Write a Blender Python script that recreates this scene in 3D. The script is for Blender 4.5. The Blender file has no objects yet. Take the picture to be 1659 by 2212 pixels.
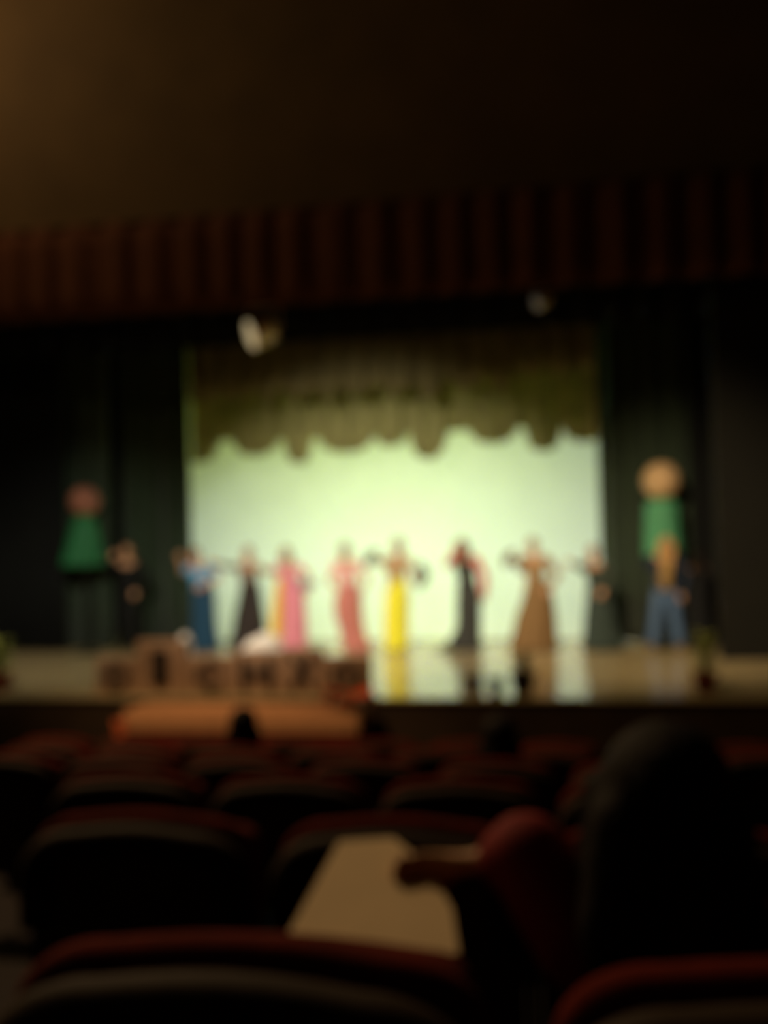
import bpy, bmesh, math, random
from mathutils import Vector, Matrix
random.seed(7)
R = math.radians
sc = bpy.context.scene
col = sc.collection
W, H = 1659.0, 2212.0

# ------------------------------------------------------------------ camera
LENS = 38.0
FPX = LENS / 36.0 * H
CAM = Vector((3.26, -12.6, 2.9))
YAW, PITCH, ROLL = R(10.7), R(1.08), R(1.47)
_f = Vector((-math.sin(YAW) * math.cos(PITCH), math.cos(YAW) * math.cos(PITCH), math.sin(PITCH)))
_r = Vector((math.cos(YAW), math.sin(YAW), 0))
_u = _r.cross(_f)
_r2 = _r * math.cos(ROLL) - _u * math.sin(ROLL)
_u2 = _u * math.cos(ROLL) + _r * math.sin(ROLL)
cam_d = bpy.data.cameras.new('camera')
cam_o = bpy.data.objects.new('camera', cam_d)
col.objects.link(cam_o)
cam_d.sensor_fit = 'VERTICAL'; cam_d.sensor_height = 36.0; cam_d.sensor_width = 27.0
cam_d.lens = LENS; cam_d.clip_start = 0.05; cam_d.clip_end = 100
m3 = Matrix((_r2, _u2, -_f)).transposed()
cam_o.matrix_world = Matrix.Translation(CAM) @ m3.to_4x4()
cam_d.dof.use_dof = True                 # the photograph is badly out of focus
cam_d.dof.focus_distance = 0.10
cam_d.dof.aperture_fstop = 21.0
sc.camera = cam_o

# ------------------------------------------------------------------ world, exposure
wd = bpy.data.worlds.new('world'); sc.world = wd; wd.use_nodes = True
wd.node_tree.nodes['Background'].inputs[0].default_value = (0.0, 0.0, 0.0, 1)
wd.node_tree.nodes['Background'].inputs[1].default_value = 0.0
vs = sc.view_settings
sc.display_settings.display_device = 'sRGB'
vs.view_transform = 'Standard'; vs.look = 'None'; vs.gamma = 1.0; vs.exposure = 0.0
vs.use_curve_mapping = False
sc.cycles.use_denoising = True; sc.cycles.adaptive_threshold = 0.02
sc.cycles.max_bounces = 6; sc.cycles.diffuse_bounces = 3; sc.cycles.glossy_bounces = 3
sc.cycles.transmission_bounces = 4
sc.cycles.caustics_reflective = False; sc.cycles.caustics_refractive = False
sc.cycles.sample_clamp_indirect = 3.0


def at(px, py, Y=None, Z=None, d=None):
    """the point of the hall seen at pixel (px, py) on the plane Y, on the plane Z, or at depth d"""
    v = _f + _r2 * ((px - W / 2) / FPX) + _u2 * ((H / 2 - py) / FPX)
    if Y is not None: t = (Y - CAM.y) / v.y
    elif Z is not None: t = (Z - CAM.z) / v.z
    else: t = d
    return CAM + v * t


def lamp(name, kind, loc, energy, color, target=None, size=0.2, spot=None, blend=1.0):
    l = bpy.data.lights.new(name, kind); l.energy = energy; l.color = color
    o = bpy.data.objects.new(name, l); col.objects.link(o); o.location = loc
    if kind == 'AREA': l.size = size
    else: l.shadow_soft_size = size
    if kind == 'SPOT': l.spot_size = R(spot); l.spot_blend = blend
    if target is not None:
        o.rotation_euler = (Vector(target) - Vector(loc)).to_track_quat('-Z', 'Y').to_euler()
    return o


SCR_Y = 5.9          # the lit cloth at the back of the stage
STAGE = 1.0
# the cloth is lit from behind by a row of floods, white in the middle and green all over
hot = at(940, 1228, Y=SCR_Y)
for dx, e in ((-3.4, 0.38), (-2.2, 0.62), (-1.0, 0.98), (0.2, 1.1), (1.4, 1.08), (2.5, 0.85)):
    lamp('cyclorama_flood_white', 'SPOT', (hot.x + dx, SCR_Y + 1.5, hot.z), 245 * e, (0.66, 0.74, 1.0), (hot.x + dx, SCR_Y, hot.z), 0.25, 160, 1.0)
lamp('cyclorama_flood_green', 'SPOT', (hot.x - 0.6, SCR_Y + 4.6, hot.z + 0.6), 900, (0.72, 0.93, 0.05), (hot.x - 0.6, SCR_Y, hot.z + 0.6), 0.3, 150, 1.0)
# front-of-house stage lights, dim; the left one is an added fill
lamp('stage_spot_warm', 'SPOT', (1.0, -7.0, 7.6), 5700, (1.0, 0.78, 0.50), (4.4, 3.6, 2.0), 0.15, 32, 1.0)
lamp('stage_spot_centre', 'SPOT', (-2.0, -6.0, 7.2), 5700, (1.0, 0.88, 0.72), (-0.2, 4.4, 2.0), 0.15, 40, 1.0)
lamp('stage_fill_left', 'SPOT', (-1.0, -7.0, 7.6), 3100, (0.98, 0.92, 0.76), (-4.7, 3.4, 1.7), 0.15, 32, 1.0)  # added fill, brightens the left curtains, ball and floor
# dimmed house light near the wall, then added fill lamps out of view
lamp('house_light_wall', 'POINT', (-6.6, 0.2, 11.2), 175, (1.0, 0.80, 0.50), None, 0.25)
lamp('rear_fill', 'POINT', (-8.0, -6.5, 11.0), 235, (1.0, 0.78, 0.30), None, 0.3)  # added broad fill that evens out the wall and valance
lamp('seat_fill', 'SPOT', (-2.8, -5.0, 9.6), 2100, (1.0, 0.66, 0.33), (0.4, -7.6, 1.0), 0.25, 110, 1.0)  # added unseen lamp, warms the seat tops and the paper
lamp('table_fill', 'SPOT', (-3.0, -5.4, 9.4), 1500, (1.0, 0.70, 0.42), (-1.0, -0.9, 0.9), 0.15, 34, 1.0)  # added unseen spot that brightens the table and flowers


# ------------------------------------------------------------------ materials
def lin(c):
    return tuple(((v / 255) / 12.92 if v / 255 <= 0.04045 else ((v / 255 + 0.055) / 1.055) ** 2.4) for v in c)


MATS = {}
def mat(name, rgb, rough=0.8, var=0.18, scale=9.0, bump=0.0, bscale=60.0, trans=0.0, coat=0.0, metal=0.0, sheen=0.0, spec=0.3, stretch=None):
    if name in MATS: return MATS[name]
    m = bpy.data.materials.new(name); m.use_nodes = True
    nt = m.node_tree; b = nt.nodes['Principled BSDF']
    c = lin(rgb)
    tc = nt.nodes.new('ShaderNodeTexCoord'); mp = nt.nodes.new('ShaderNodeMapping')
    nt.links.new(tc.outputs['Object'], mp.inputs['Vector'])
    if stretch: mp.inputs['Scale'].default_value = stretch
    nz = nt.nodes.new('ShaderNodeTexNoise'); nz.inputs['Scale'].default_value = scale; nz.inputs['Detail'].default_value = 4
    nt.links.new(mp.outputs['Vector'], nz.inputs['Vector'])
    rp = nt.nodes.new('ShaderNodeValToRGB')
    rp.color_ramp.elements[0].position = 0.3; rp.color_ramp.elements[1].position = 0.7
    rp.color_ramp.elements[0].color = tuple(v * (1 - var) for v in c) + (1,)
    rp.color_ramp.elements[1].color = tuple(min(1, v * (1 + var)) for v in c) + (1,)
    nt.links.new(nz.outputs['Fac'], rp.inputs['Fac'])
    nt.links.new(rp.outputs['Color'], b.inputs['Base Color'])
    b.inputs['Roughness'].default_value = rough; b.inputs['Metallic'].default_value = metal
    b.inputs['Specular IOR Level'].default_value = spec
    b.inputs['Coat Weight'].default_value = coat; b.inputs['Sheen Weight'].default_value = sheen
    if bump:
        n2 = nt.nodes.new('ShaderNodeTexNoise'); n2.inputs['Scale'].default_value = bscale
        nt.links.new(mp.outputs['Vector'], n2.inputs['Vector'])
        bp = nt.nodes.new('ShaderNodeBump'); bp.inputs['Strength'].default_value = bump; bp.inputs['Distance'].default_value = 0.01
        nt.links.new(n2.outputs['Fac'], bp.inputs['Height']); nt.links.new(bp.outputs['Normal'], b.inputs['Normal'])
    if trans:
        tr = nt.nodes.new('ShaderNodeBsdfTranslucent'); mx = nt.nodes.new('ShaderNodeMixShader')
        mx.inputs[0].default_value = trans
        nt.links.new(rp.outputs['Color'], tr.inputs['Color'])
        nt.links.new(b.outputs[0], mx.inputs[1]); nt.links.new(tr.outputs[0], mx.inputs[2])
        nt.links.new(mx.outputs[0], nt.nodes['Material Output'].inputs['Surface'])
    MATS[name] = m
    return m


# ------------------------------------------------------------------ mesh helpers
class MB:
    def __init__(s): s.v = []; s.f = []; s.mi = []
    def add(s, vs, fs, mi=0):
        n = len(s.v); s.v += [tuple(v) for v in vs]
        s.f += [tuple(i + n for i in f) for f in fs]; s.mi += [mi] * len(fs)
    def box(s, c, size, rot=None, mi=0):
        vs = []
        for z in (-1, 1):
            for y in (-1, 1):
                for x in (-1, 1):
                    p = Vector((x * size[0] / 2, y * size[1] / 2, z * size[2] / 2))
                    if rot is not None: p = rot @ p
                    vs.append(p + Vector(c))
        s.add(vs, [(0, 2, 3, 1), (4, 5, 7, 6), (0, 1, 5, 4), (2, 6, 7, 3), (0, 4, 6, 2), (1, 3, 7, 5)], mi)
    def rings(s, rings, cap=True, mi=0):
        n = len(rings[0]); vs = [p for r in rings for p in r]; fs = []
        for k in range(len(rings) - 1):
            for i in range(n):
                j = (i + 1) % n
                fs.append((k * n + i, k * n + j, (k + 1) * n + j, (k + 1) * n + i))
        if cap:
            fs.append(tuple(range(n - 1, -1, -1)))
            fs.append(tuple((len(rings) - 1) * n + i for i in range(n)))
        s.add(vs, fs, mi)
    def cone(s, p0, r0, p1, r1, n=12, mi=0):
        """tapered limb with round ends"""
        p0, p1 = Vector(p0), Vector(p1); d = (p1 - p0)
        if d.length < 1e-5: d = Vector((0, 0, 1e-4))
        q = d.normalized(); a = q.orthogonal().normalized(); b = q.cross(a)
        rg = []
        def ring(c, r): rg.append([c + (a * math.cos(2 * math.pi * i / n) + b * math.sin(2 * math.pi * i / n)) * r for i in range(n)])
        for t in (80, 50, 22): ring(p0 - q * r0 * math.sin(R(t)), r0 * math.cos(R(t)))
        ring(p0, r0); ring(p1, r1)
        for t in (22, 50, 80): ring(p1 + q * r1 * math.sin(R(t)), r1 * math.cos(R(t)))
        s.rings(rg, True, mi)
    def chain(s, pts, rad, n=12, mi=0):
        for k in range(len(pts) - 1): s.cone(pts[k], rad[k], pts[k + 1], rad[k + 1], n, mi)
    def tube(s, pts, rad, n=10, mi=0):
        rg = []
        for k, p in enumerate(pts):
            p = Vector(p); q = (Vector(pts[min(k + 1, len(pts) - 1)]) - Vector(pts[max(k - 1, 0)])).normalized()
            a = Vector((0.31, 0.2, 0.93)).cross(q)
            a = a.normalized() if a.length > 1e-3 else q.orthogonal().normalized(); b = q.cross(a)
            r = rad[k] if isinstance(rad, (list, tuple)) else rad
            rg.append([p + (a * math.cos(2 * math.pi * i / n) + b * math.sin(2 * math.pi * i / n)) * r for i in range(n)])
        s.rings(rg, True, mi)
    def ell(s, c, r, n=16, m=10, rot=None, mi=0):
        c = Vector(c); rg = []
        for k in range(m + 1):
            t = -math.pi / 2 + math.pi * (k + (0.12 if k == 0 else -0.12 if k == m else 0)) / m
            ring = []
            for i in range(n):
                a = 2 * math.pi * i / n
                p = Vector((r[0] * math.cos(t) * math.cos(a), r[1] * math.cos(t) * math.sin(a), r[2] * math.sin(t)))
                if rot is not None: p = rot @ p
                ring.append(c + p)
            rg.append(ring)
        s.rings(rg, True, mi)
    def lathe(s, prof, c=(0, 0, 0), n=24, mi=0, cap=True):
        c = Vector(c)
        s.rings([[c + Vector((r * math.cos(2 * math.pi * i / n), r * math.sin(2 * math.pi * i / n), z)) for i in range(n)] for r, z in prof], cap, mi)
    def grid(s, P, nu, nv, thick=0.0, mi=0):
        """P(u, v) -> point; with thickness along Y when asked for"""
        vs = [Vector(P(i / nu, j / nv)) for j in range(nv + 1) for i in range(nu + 1)]
        fs = [(j * (nu + 1) + i, j * (nu + 1) + i + 1, (j + 1) * (nu + 1) + i + 1, (j + 1) * (nu + 1) + i) for j in range(nv) for i in range(nu)]
        if not thick:
            s.add(vs, fs, mi); return
        n = len(vs); back = [v + Vector((0, thick, 0)) for v in vs]
        fb = [tuple(x + n for x in reversed(f)) for f in fs]
        bd = [i for i in range(nu)] 
        w = nu + 1; edge = []
        loop = list(range(0, w)) + [j * w + nu for j in range(1, nv + 1)] + [nv * w + i for i in range(nu - 1, -1, -1)] + [j * w for j in range(nv - 1, 0, -1)]
        for k in range(len(loop)):
            a, b = loop[k], loop[(k + 1) % len(loop)]
            edge.append((b, a, a + n, b + n))
        s.add(vs + back, fs + fb + edge, mi)
    def mesh(s, name, mats, smooth=True):
        me = bpy.data.meshes.new(name); me.from_pydata(s.v, [], s.f)
        for m in (mats if isinstance(mats, (list, tuple)) else [mats]): me.materials.append(m)
        me.polygons.foreach_set('material_index', s.mi)
        bm = bmesh.new(); bm.from_mesh(me); bmesh.ops.recalc_face_normals(bm, faces=bm.faces); bm.to_mesh(me); bm.free()
        me.polygons.foreach_set('use_smooth', [smooth] * len(me.polygons))
        me.update(); return me
    def build(s, name, mats, parent=None, smooth=True, bevel=0.0, loc=None):
        me = s.mesh(name, mats, smooth)
        if bevel:
            bm = bmesh.new(); bm.from_mesh(me)
            bmesh.ops.bevel(bm, geom=bm.edges[:], offset=bevel, segments=2, affect='EDGES', profile=0.7)
            bm.to_mesh(me); bm.free()
        return link(name, me, parent, loc)
    def fused(s, name, mats, parent=None, voxel=0.009, smooth_it=2, paint=None):
        """melt the overlapping volumes into one continuous surface"""
        me0 = s.mesh(name + '_raw', mats)
        o = bpy.data.objects.new('tmp', me0); col.objects.link(o)
        m = o.modifiers.new('r', 'REMESH'); m.mode = 'VOXEL'; m.voxel_size = voxel; m.use_smooth_shade = True
        k = o.modifiers.new('s', 'SMOOTH'); k.factor = 0.5; k.iterations = smooth_it
        dg = bpy.context.evaluated_depsgraph_get()
        me = bpy.data.meshes.new_from_object(o.evaluated_get(dg)); me.name = name
        bpy.data.objects.remove(o); bpy.data.meshes.remove(me0)
        me.materials.clear()
        for q in (mats if isinstance(mats, (list, tuple)) else [mats]): me.materials.append(q)
        me.polygons.foreach_set('use_smooth', [True] * len(me.polygons))
        if paint:
            for p in me.polygons: p.material_index = paint(p.center)
        return link(name, me, parent)


def link(name, me, parent=None, loc=None):
    o = bpy.data.objects.new(name, me); col.objects.link(o)
    if parent is not None: o.parent = parent
    if loc is not None: o.location = loc
    return o
def tag(o, label, cat, group=None):
    o['label'] = label; o['category'] = cat
    if group: o['group'] = group
    return o
def thing(name, label, cat, loc=(0, 0, 0), rz=0.0, group=None):
    o = bpy.data.objects.new(name, None); col.objects.link(o); o.location = loc; o.rotation_euler = (0, 0, rz)
    o.empty_display_size = 0.1
    return tag(o, label, cat, group)
def struct(o):
    o['kind'] = 'structure'; return o
def copy_tree(root, loc, label, group=None, rz=None):
    r = root.copy(); col.objects.link(r); r.location = loc; r['label'] = label
    if rz is not None: r.rotation_euler = (0, 0, rz)
    if group: r['group'] = group
    for ch in list(root.children):
        c = ch.copy(); col.objects.link(c); c.parent = r
        for g in list(ch.children):
            d = g.copy(); col.objects.link(d); d.parent = c
    return r


# ------------------------------------------------------------------ the hall
M_wall = mat('brown_plaster', (88, 64, 34), 0.9, 0.12, 1.2, 0.15, 30)
M_pros = mat('dimmed_side_wall', (14, 12, 4), 0.9, 0.15, 1.5)  # wall colour darkened beside the opening, standing in for dimmer light
M_dark = mat('dark_paint', (20, 15, 11), 0.9, 0.2, 2)
M_black = mat('black_drape_paint', (10, 11, 10), 0.95, 0.2, 2)
M_carpet = mat('dark_carpet', (26, 16, 12), 0.95, 0.3, 30, 0.3, 300)
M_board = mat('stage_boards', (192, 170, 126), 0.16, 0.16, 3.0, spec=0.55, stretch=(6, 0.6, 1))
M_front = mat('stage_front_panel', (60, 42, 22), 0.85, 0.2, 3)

PROS_Y = 3.1
xr = at(1552, 1200, Y=PROS_Y).x
xl = -7.4
RAKE0, RAKE = -1.4, 0.16
def floor_z(y): return max(0.0, (RAKE0 - y) * RAKE)

b = MB()
for y0, y1 in ((-16, RAKE0), (RAKE0, -0.3)):
    b.add([(-9.5, y0, floor_z(y0)), (9.5, y0, floor_z(y0)), (9.5, y1, floor_z(y1)), (-9.5, y1, floor_z(y1)),
           (-9.5, y0, -0.3), (9.5, y0, -0.3), (9.5, y1, -0.3), (-9.5, y1, -0.3)],
          [(0, 1, 2, 3), (7, 6, 5, 4), (0, 4, 5, 1), (1, 5, 6, 2), (2, 6, 7, 3), (3, 7, 4, 0)])
struct(b.build('floor', M_carpet, smooth=False))
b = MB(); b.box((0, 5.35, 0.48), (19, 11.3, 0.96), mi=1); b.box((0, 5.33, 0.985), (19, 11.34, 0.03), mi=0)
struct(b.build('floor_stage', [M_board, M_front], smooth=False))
b = MB()
b.box((-9.6, -2.5, 5.9), (0.2, 27.2, 12.4)); struct(b.build('wall_left', M_wall, smooth=False))
b = MB(); b.box((9.6, -2.5, 5.9), (0.2, 27.2, 12.4)); struct(b.build('wall_right', M_wall, smooth=False))
b = MB(); b.box((0, -16.1, 5.9), (19.4, 0.2, 12.4)); struct(b.build('wall_back', M_wall, smooth=False))
b = MB(); b.box((0, -2.5, 12.1), (19.4, 27.4, 0.2)); struct(b.build('ceiling', M_wall, smooth=False))
b = MB(); b.box((0, 11.1, 6.0), (19.0, 0.2, 12.0)); struct(b.build('wall_stage_back', M_black, smooth=False))
# proscenium wall with its opening
b = MB()
VAL_TOP = at(60, 496, Y=2.90).z
OPEN_Z = VAL_TOP - 0.1
b.box(((xr + 9.5) / 2, PROS_Y + 0.15, (1 + OPEN_Z) / 2), (9.5 - xr, 0.3, OPEN_Z - 1), mi=1)
b.box(((xl - 9.5) / 2, PROS_Y + 0.15, (1 + OPEN_Z) / 2), (9.5 + xl, 0.3, OPEN_Z - 1), mi=1)
b.box((0, PROS_Y + 0.15, (12 + OPEN_Z) / 2), (19, 0.3, 12 - OPEN_Z))
struct(b.build('wall_front', [M_wall, M_pros], smooth=False))


# ------------------------------------------------------------------ drapes
def curtain(name, label, x0, x1, y, ztop, zbot, m, wave=0.3, amp=0.07, nu=None, nv=6, seed=0, thick=0.012, group=None):
    rd = random.Random(seed); ph = [rd.uniform(0, 6.28) for _ in range(4)]
    n = nu or int(abs(x1 - x0) / wave * 10) + 8
    zb = zbot if callable(zbot) else (lambda x: zbot)
    def P(u, v):
        x = x0 + (x1 - x0) * u
        g = amp * (math.sin(2 * math.pi * x / wave + ph[0] + 0.8 * math.sin(x * 1.7 + ph[1])) + 0.35 * math.sin(2 * math.pi * x / (wave * 0.43) + ph[2]))
        z1 = zb(x)
        z = ztop + (z1 - ztop) * v
        return (x + 0.25 * amp * math.sin(2 * math.pi * x / wave + ph[3]), y + g * (0.75 + 0.35 * v), z)
    b = MB(); b.grid(P, n, nv, thick)
    o = b.build(name, m); tag(o, label, 'curtain', group); return o

M_red = mat('red_velour', (84, 42, 15), 0.9, 0.25, 5, 0.2, 120, stretch=(3, 3, 0.6))
M_leg = mat('green_black_velour', (42, 56, 38), 0.92, 0.25, 4, 0.2, 120, sheen=0.2, stretch=(4, 4, 0.4))
M_legd = mat('black_velour', (9, 11, 9), 0.95, 0.25, 4)
M_bord = mat('olive_border_cloth', (178, 174, 122), 0.9, 0.2, 4, trans=0.45, stretch=(3, 3, 0.7))
M_bord2 = mat('dark_olive_border_cloth', (154, 146, 100), 0.9, 0.25, 4, trans=0.45, stretch=(3, 3, 0.7))

VAL_Y = 2.90
VAL_Z = (at(120, 700, Y=VAL_Y).z + at(830, 642, Y=VAL_Y).z + at(1500, 595, Y=VAL_Y).z) / 3
curtain('valance', 'dark red pleated valance hung along the top of the stage opening', -9.45, 9.45, VAL_Y, VAL_TOP, VAL_Z, M_red, 0.58, 0.065, nv=4, seed=3)

# the cloth lit from behind
b = MB()
sl, sr = at(395, 1200, Y=SCR_Y).x - 0.5, at(1300, 1200, Y=SCR_Y).x + 0.6
b.box(((sl + sr) / 2, SCR_Y, (1.02 + 7.4) / 2), (sr - sl, 0.012, 6.38))
m = mat('white_cyclorama_cloth', (232, 234, 228), 0.9, 0.02, 3, trans=0.93)
tag(b.build('cyclorama', m, smooth=False), 'pale glowing backdrop cloth lit from behind at the rear of the stage', 'backdrop')

def scallop(Y, base_pts, dips):
    """lower edge: base line through pixels, with hanging swags (px centre, px half width, py bottom)"""
    A = [at(px, py, Y=Y) for px, py in base_pts]
    D = []
    for c, h, bot in dips:
        p = at(c, bot, Y=Y); D.append((p.x, abs(at(c + h, bot, Y=Y).x - p.x), p.z))
    def zb(x):
        if x <= A[0].x: z = A[0].z
        elif x >= A[-1].x: z = A[-1].z
        else:
            for k in range(len(A) - 1):
                if A[k].x <= x <= A[k + 1].x:
                    t = (x - A[k].x) / (A[k + 1].x - A[k].x); z = A[k].z + (A[k + 1].z - A[k].z) * t; break
        out = z
        for cx, hw, bz in D:
            q = abs(x - cx) / hw
            if q < 1: out = min(out, z + (bz - z) * math.sqrt(max(0, 1 - q ** 2.4)))
        return out
    return zb
Yb1, Yb2 = 5.2, 4.65
zb1 = scallop(Yb1, [(400, 955), (700, 948), (1000, 930), (1300, 915)],
              [(430, 42, 1000), (552, 48, 985), (646, 30, 1002), (748, 58, 978), (845, 34, 964), (926, 40, 992), (1066, 52, 958), (1175, 42, 975), (1262, 46, 955)])
zb2 = scallop(Yb2, [(400, 850), (700, 840), (1000, 810), (1300, 775)],
              [(440, 36, 872), (515, 45, 862), (580, 16, 876), (650, 36, 858), (712, 16, 866), (775, 34, 852), (858, 40, 848), (930, 28, 862), (1010, 40, 838), (1082, 22, 846), (1140, 36, 812), (1210, 28, 812), (1270, 30, 800)])
bl, br = at(412, 900, Y=Yb1).x, at(1288, 900, Y=Yb1).x
curtain('border_curtain', 'olive stage border with deep uneven scallops hanging before the bright backdrop', bl, br, Yb1, 7.6, zb1, M_bord, 0.42, 0.05, nu=320, nv=8, seed=5, group='scalloped stage borders')
bl, br = at(408, 850, Y=Yb2).x, at(1284, 850, Y=Yb2).x
curtain('border_curtain', 'dark brown upper stage border with shallow scallops under the red valance', bl, br, Yb2, 7.7, zb2, M_bord2, 0.42, 0.05, nu=300, nv=8, seed=6, group='scalloped stage borders')
curtain('border_curtain', 'narrow black border strip just below the red valance', xl - 0.4, 6.8, 4.27, 7.9, 6.02, M_legd, 0.5, 0.05, nv=3, seed=8, group='scalloped stage borders')

# pipes the drapes hang from
for i, yy in enumerate((VAL_Y, 4.27, Yb2, Yb1, 3.98)):
    b = MB(); zt = (VAL_TOP + 0.01, 7.92, 7.72, 7.62, 7.86)[i]
    b.tube([(-9.5, yy, zt), (9.5, yy, zt)], 0.03, 8); struct(b.build('trim_%d' % (i + 1), M_dark if i else M_wall))

# side legs
def leg(label, pa, pb, y, m, seed, wave=0.34, amp=0.07):
    xa, xb = at(pa, 1200, Y=y).x, at(pb, 1200, Y=y).x
    curtain('leg_curtain', label, xa, xb, y, 7.5, 1.03, m, wave, amp, nv=5, seed=seed, group='side leg curtains')
leg('dark green leg curtain directly left of the bright backdrop', 262, 416, 5.35, M_leg, 11)
leg('dark green leg curtain behind the green skirted ball on the left', 118, 240, 4.95, M_leg, 12)
leg('black leg curtain at the far left of the stage', -160, 140, 4.6, M_legd, 13)
leg('dark green leg curtain directly right of the bright backdrop', 1297, 1400, 5.55, M_leg, 14)
leg('dark green leg curtain behind the green skirted ball on the right', 1372, 1515, 5.27, M_leg, 15)
leg('black leg curtain beside the right wall of the stage opening', 1496, 1680, 4.98, M_legd, 16)


# ------------------------------------------------------------------ people
SKIN = mat('skin', (196, 148, 112), 0.6, 0.06, 12)
LIP = mat('lips', (150, 72, 64), 0.5, 0.05, 12)
EYE = mat('eye_dark', (28, 22, 20), 0.3, 0.05, 12)
SHOE = mat('shoe_black', (22, 20, 19), 0.4, 0.1, 12)
SHOET = mat('shoe_tan', (150, 120, 78), 0.5, 0.1, 12)

def hand_vol(b, wr, d, nrm, s=1.0, curl=0.5, side=1):
    """palm and five fingers; d = along the hand, nrm = out of the back of the hand"""
    d = Vector(d).normalized(); nrm = Vector(nrm); nrm = (nrm - d * nrm.dot(d))
    nrm = nrm.normalized() if nrm.length > 1e-3 else d.orthogonal().normalized()
    sd = d.cross(nrm) * side
    wr = Vector(wr)
    for k in (-1.5, -0.5, 0.5, 1.5):
        b.cone(wr + sd * k * 0.012 * s, 0.015 * s, wr + d * 0.078 * s + sd * k * 0.0195 * s, 0.0125 * s, 8)
    for k, L in ((-1.5, 0.068), (-0.5, 0.084), (0.5, 0.09), (1.5, 0.078)):
        p = wr + d * 0.08 * s + sd * k * 0.021 * s; q = d.copy()
        sp = sd * k * 0.06
        for j, fr in enumerate((0.45, 0.32, 0.26)):
            a = curl * (0.5 + 0.5 * j)
            q2 = (d * math.cos(a * (j + 0.6)) - nrm * math.sin(a * (j + 0.6)) + sp).normalized()
            e = p + q2 * L * fr * s
            b.cone(p, (0.0105 - 0.001 * j) * s, e, (0.0098 - 0.001 * j) * s, 8); p = e
    p = wr + d * 0.022 * s + sd * 0.026 * s
    e = p + (sd * 0.8 + d * 0.75 - nrm * 0.25).normalized() * 0.042 * s
    e2 = e + (sd * 0.25 + d * 0.95 - nrm * 0.35).normalized() * 0.032 * s
    b.cone(p, 0.0155 * s, e, 0.0115 * s, 8); b.cone(e, 0.0115 * s, e2, 0.009 * s, 8)


def arm_points(sh, el2, wr2, Lu, Lf, fwd=-1):
    """elbow and wrist given as (x, z); the depth comes from the bone lengths"""
    sh = Vector(sh); v = Vector((el2[0] - sh.x, 0, el2[1] - sh.z))
    if v.length > Lu: v = v * (Lu / v.length); dy = 0
    else: dy = math.sqrt(max(0, Lu * Lu - v.length_squared)) * 0.55
    el = sh + v + Vector((0, fwd * dy * 0.6, 0))
    v = Vector((wr2[0] - el.x, 0, wr2[1] - el.z))
    if v.length > Lf: v = v * (Lf / v.length); dy = 0
    else: dy = math.sqrt(max(0, Lf * Lf - v.length_squared))
    return el, el + v + Vector((0, fwd * dy, 0))


def joints(h, female, head=None, lean=0.0, sw=None):
    sw = sw or (0.098 if female else 0.116) * h
    J = dict(pelvis=Vector((0, 0, 0.53 * h)), waist=Vector((lean * 0.3, 0, 0.63 * h)), chest=Vector((lean * 0.7, 0, 0.74 * h)),
             neck=Vector((lean, 0.0, 0.835 * h)), head=Vector((head if head is not None else lean, -0.012, 0.932 * h)))
    for s, k in ((-1, 'l'), (1, 'r')):
        J['sh_' + k] = Vector((lean * 0.9 + s * sw, 0.0, 0.812 * h))
        J['hip_' + k] = Vector((s * 0.052 * h, 0, 0.51 * h))
        J['kn_' + k] = Vector((s * 0.058 * h, -0.015, 0.285 * h))
        J['an_' + k] = Vector((s * 0.062 * h, 0.012, 0.045 * h))
        J['toe_' + k] = Vector((s * 0.075 * h, -0.115, 0.02 * h))
    return J


def ring_body(b, rows, n=18):
    rg = []
    for (x, y, z, rx, ry) in rows:
        rg.append([Vector((x + rx * math.cos(2 * math.pi * i / n), y + ry * math.sin(2 * math.pi * i / n), z)) for i in range(n)])
    b.rings(rg)


def torso_rows(J, h, female, g=0.0, top=True):
    k = h / 1.68
    P, Wt, C, N = J['pelvis'], J['waist'], J['chest'], J['neck']
    rw = [(P.x, P.y, P.z - 0.09 * k, 0.11 * k + g, 0.085 * k + g), (P.x, P.y + 0.008, P.z, (0.165 if female else 0.155) * k + g, 0.108 * k + g),
          (Wt.x, Wt.y, Wt.z, (0.118 if female else 0.138) * k + g, 0.088 * k + g),
          (C.x, C.y - 0.012, C.z - 0.02 * k, (0.14 if female else 0.16) * k + g, (0.118 if female else 0.108) * k + g),
          (N.x * 0.9 + C.x * 0.1, N.y, C.z + 0.085 * k, 0.15 * k + g, 0.085 * k + g)]
    if top: rw.append((N.x, N.y + 0.005, N.z - 0.015 * k, 0.075 * k + g, 0.06 * k + g))
    return rw


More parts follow.
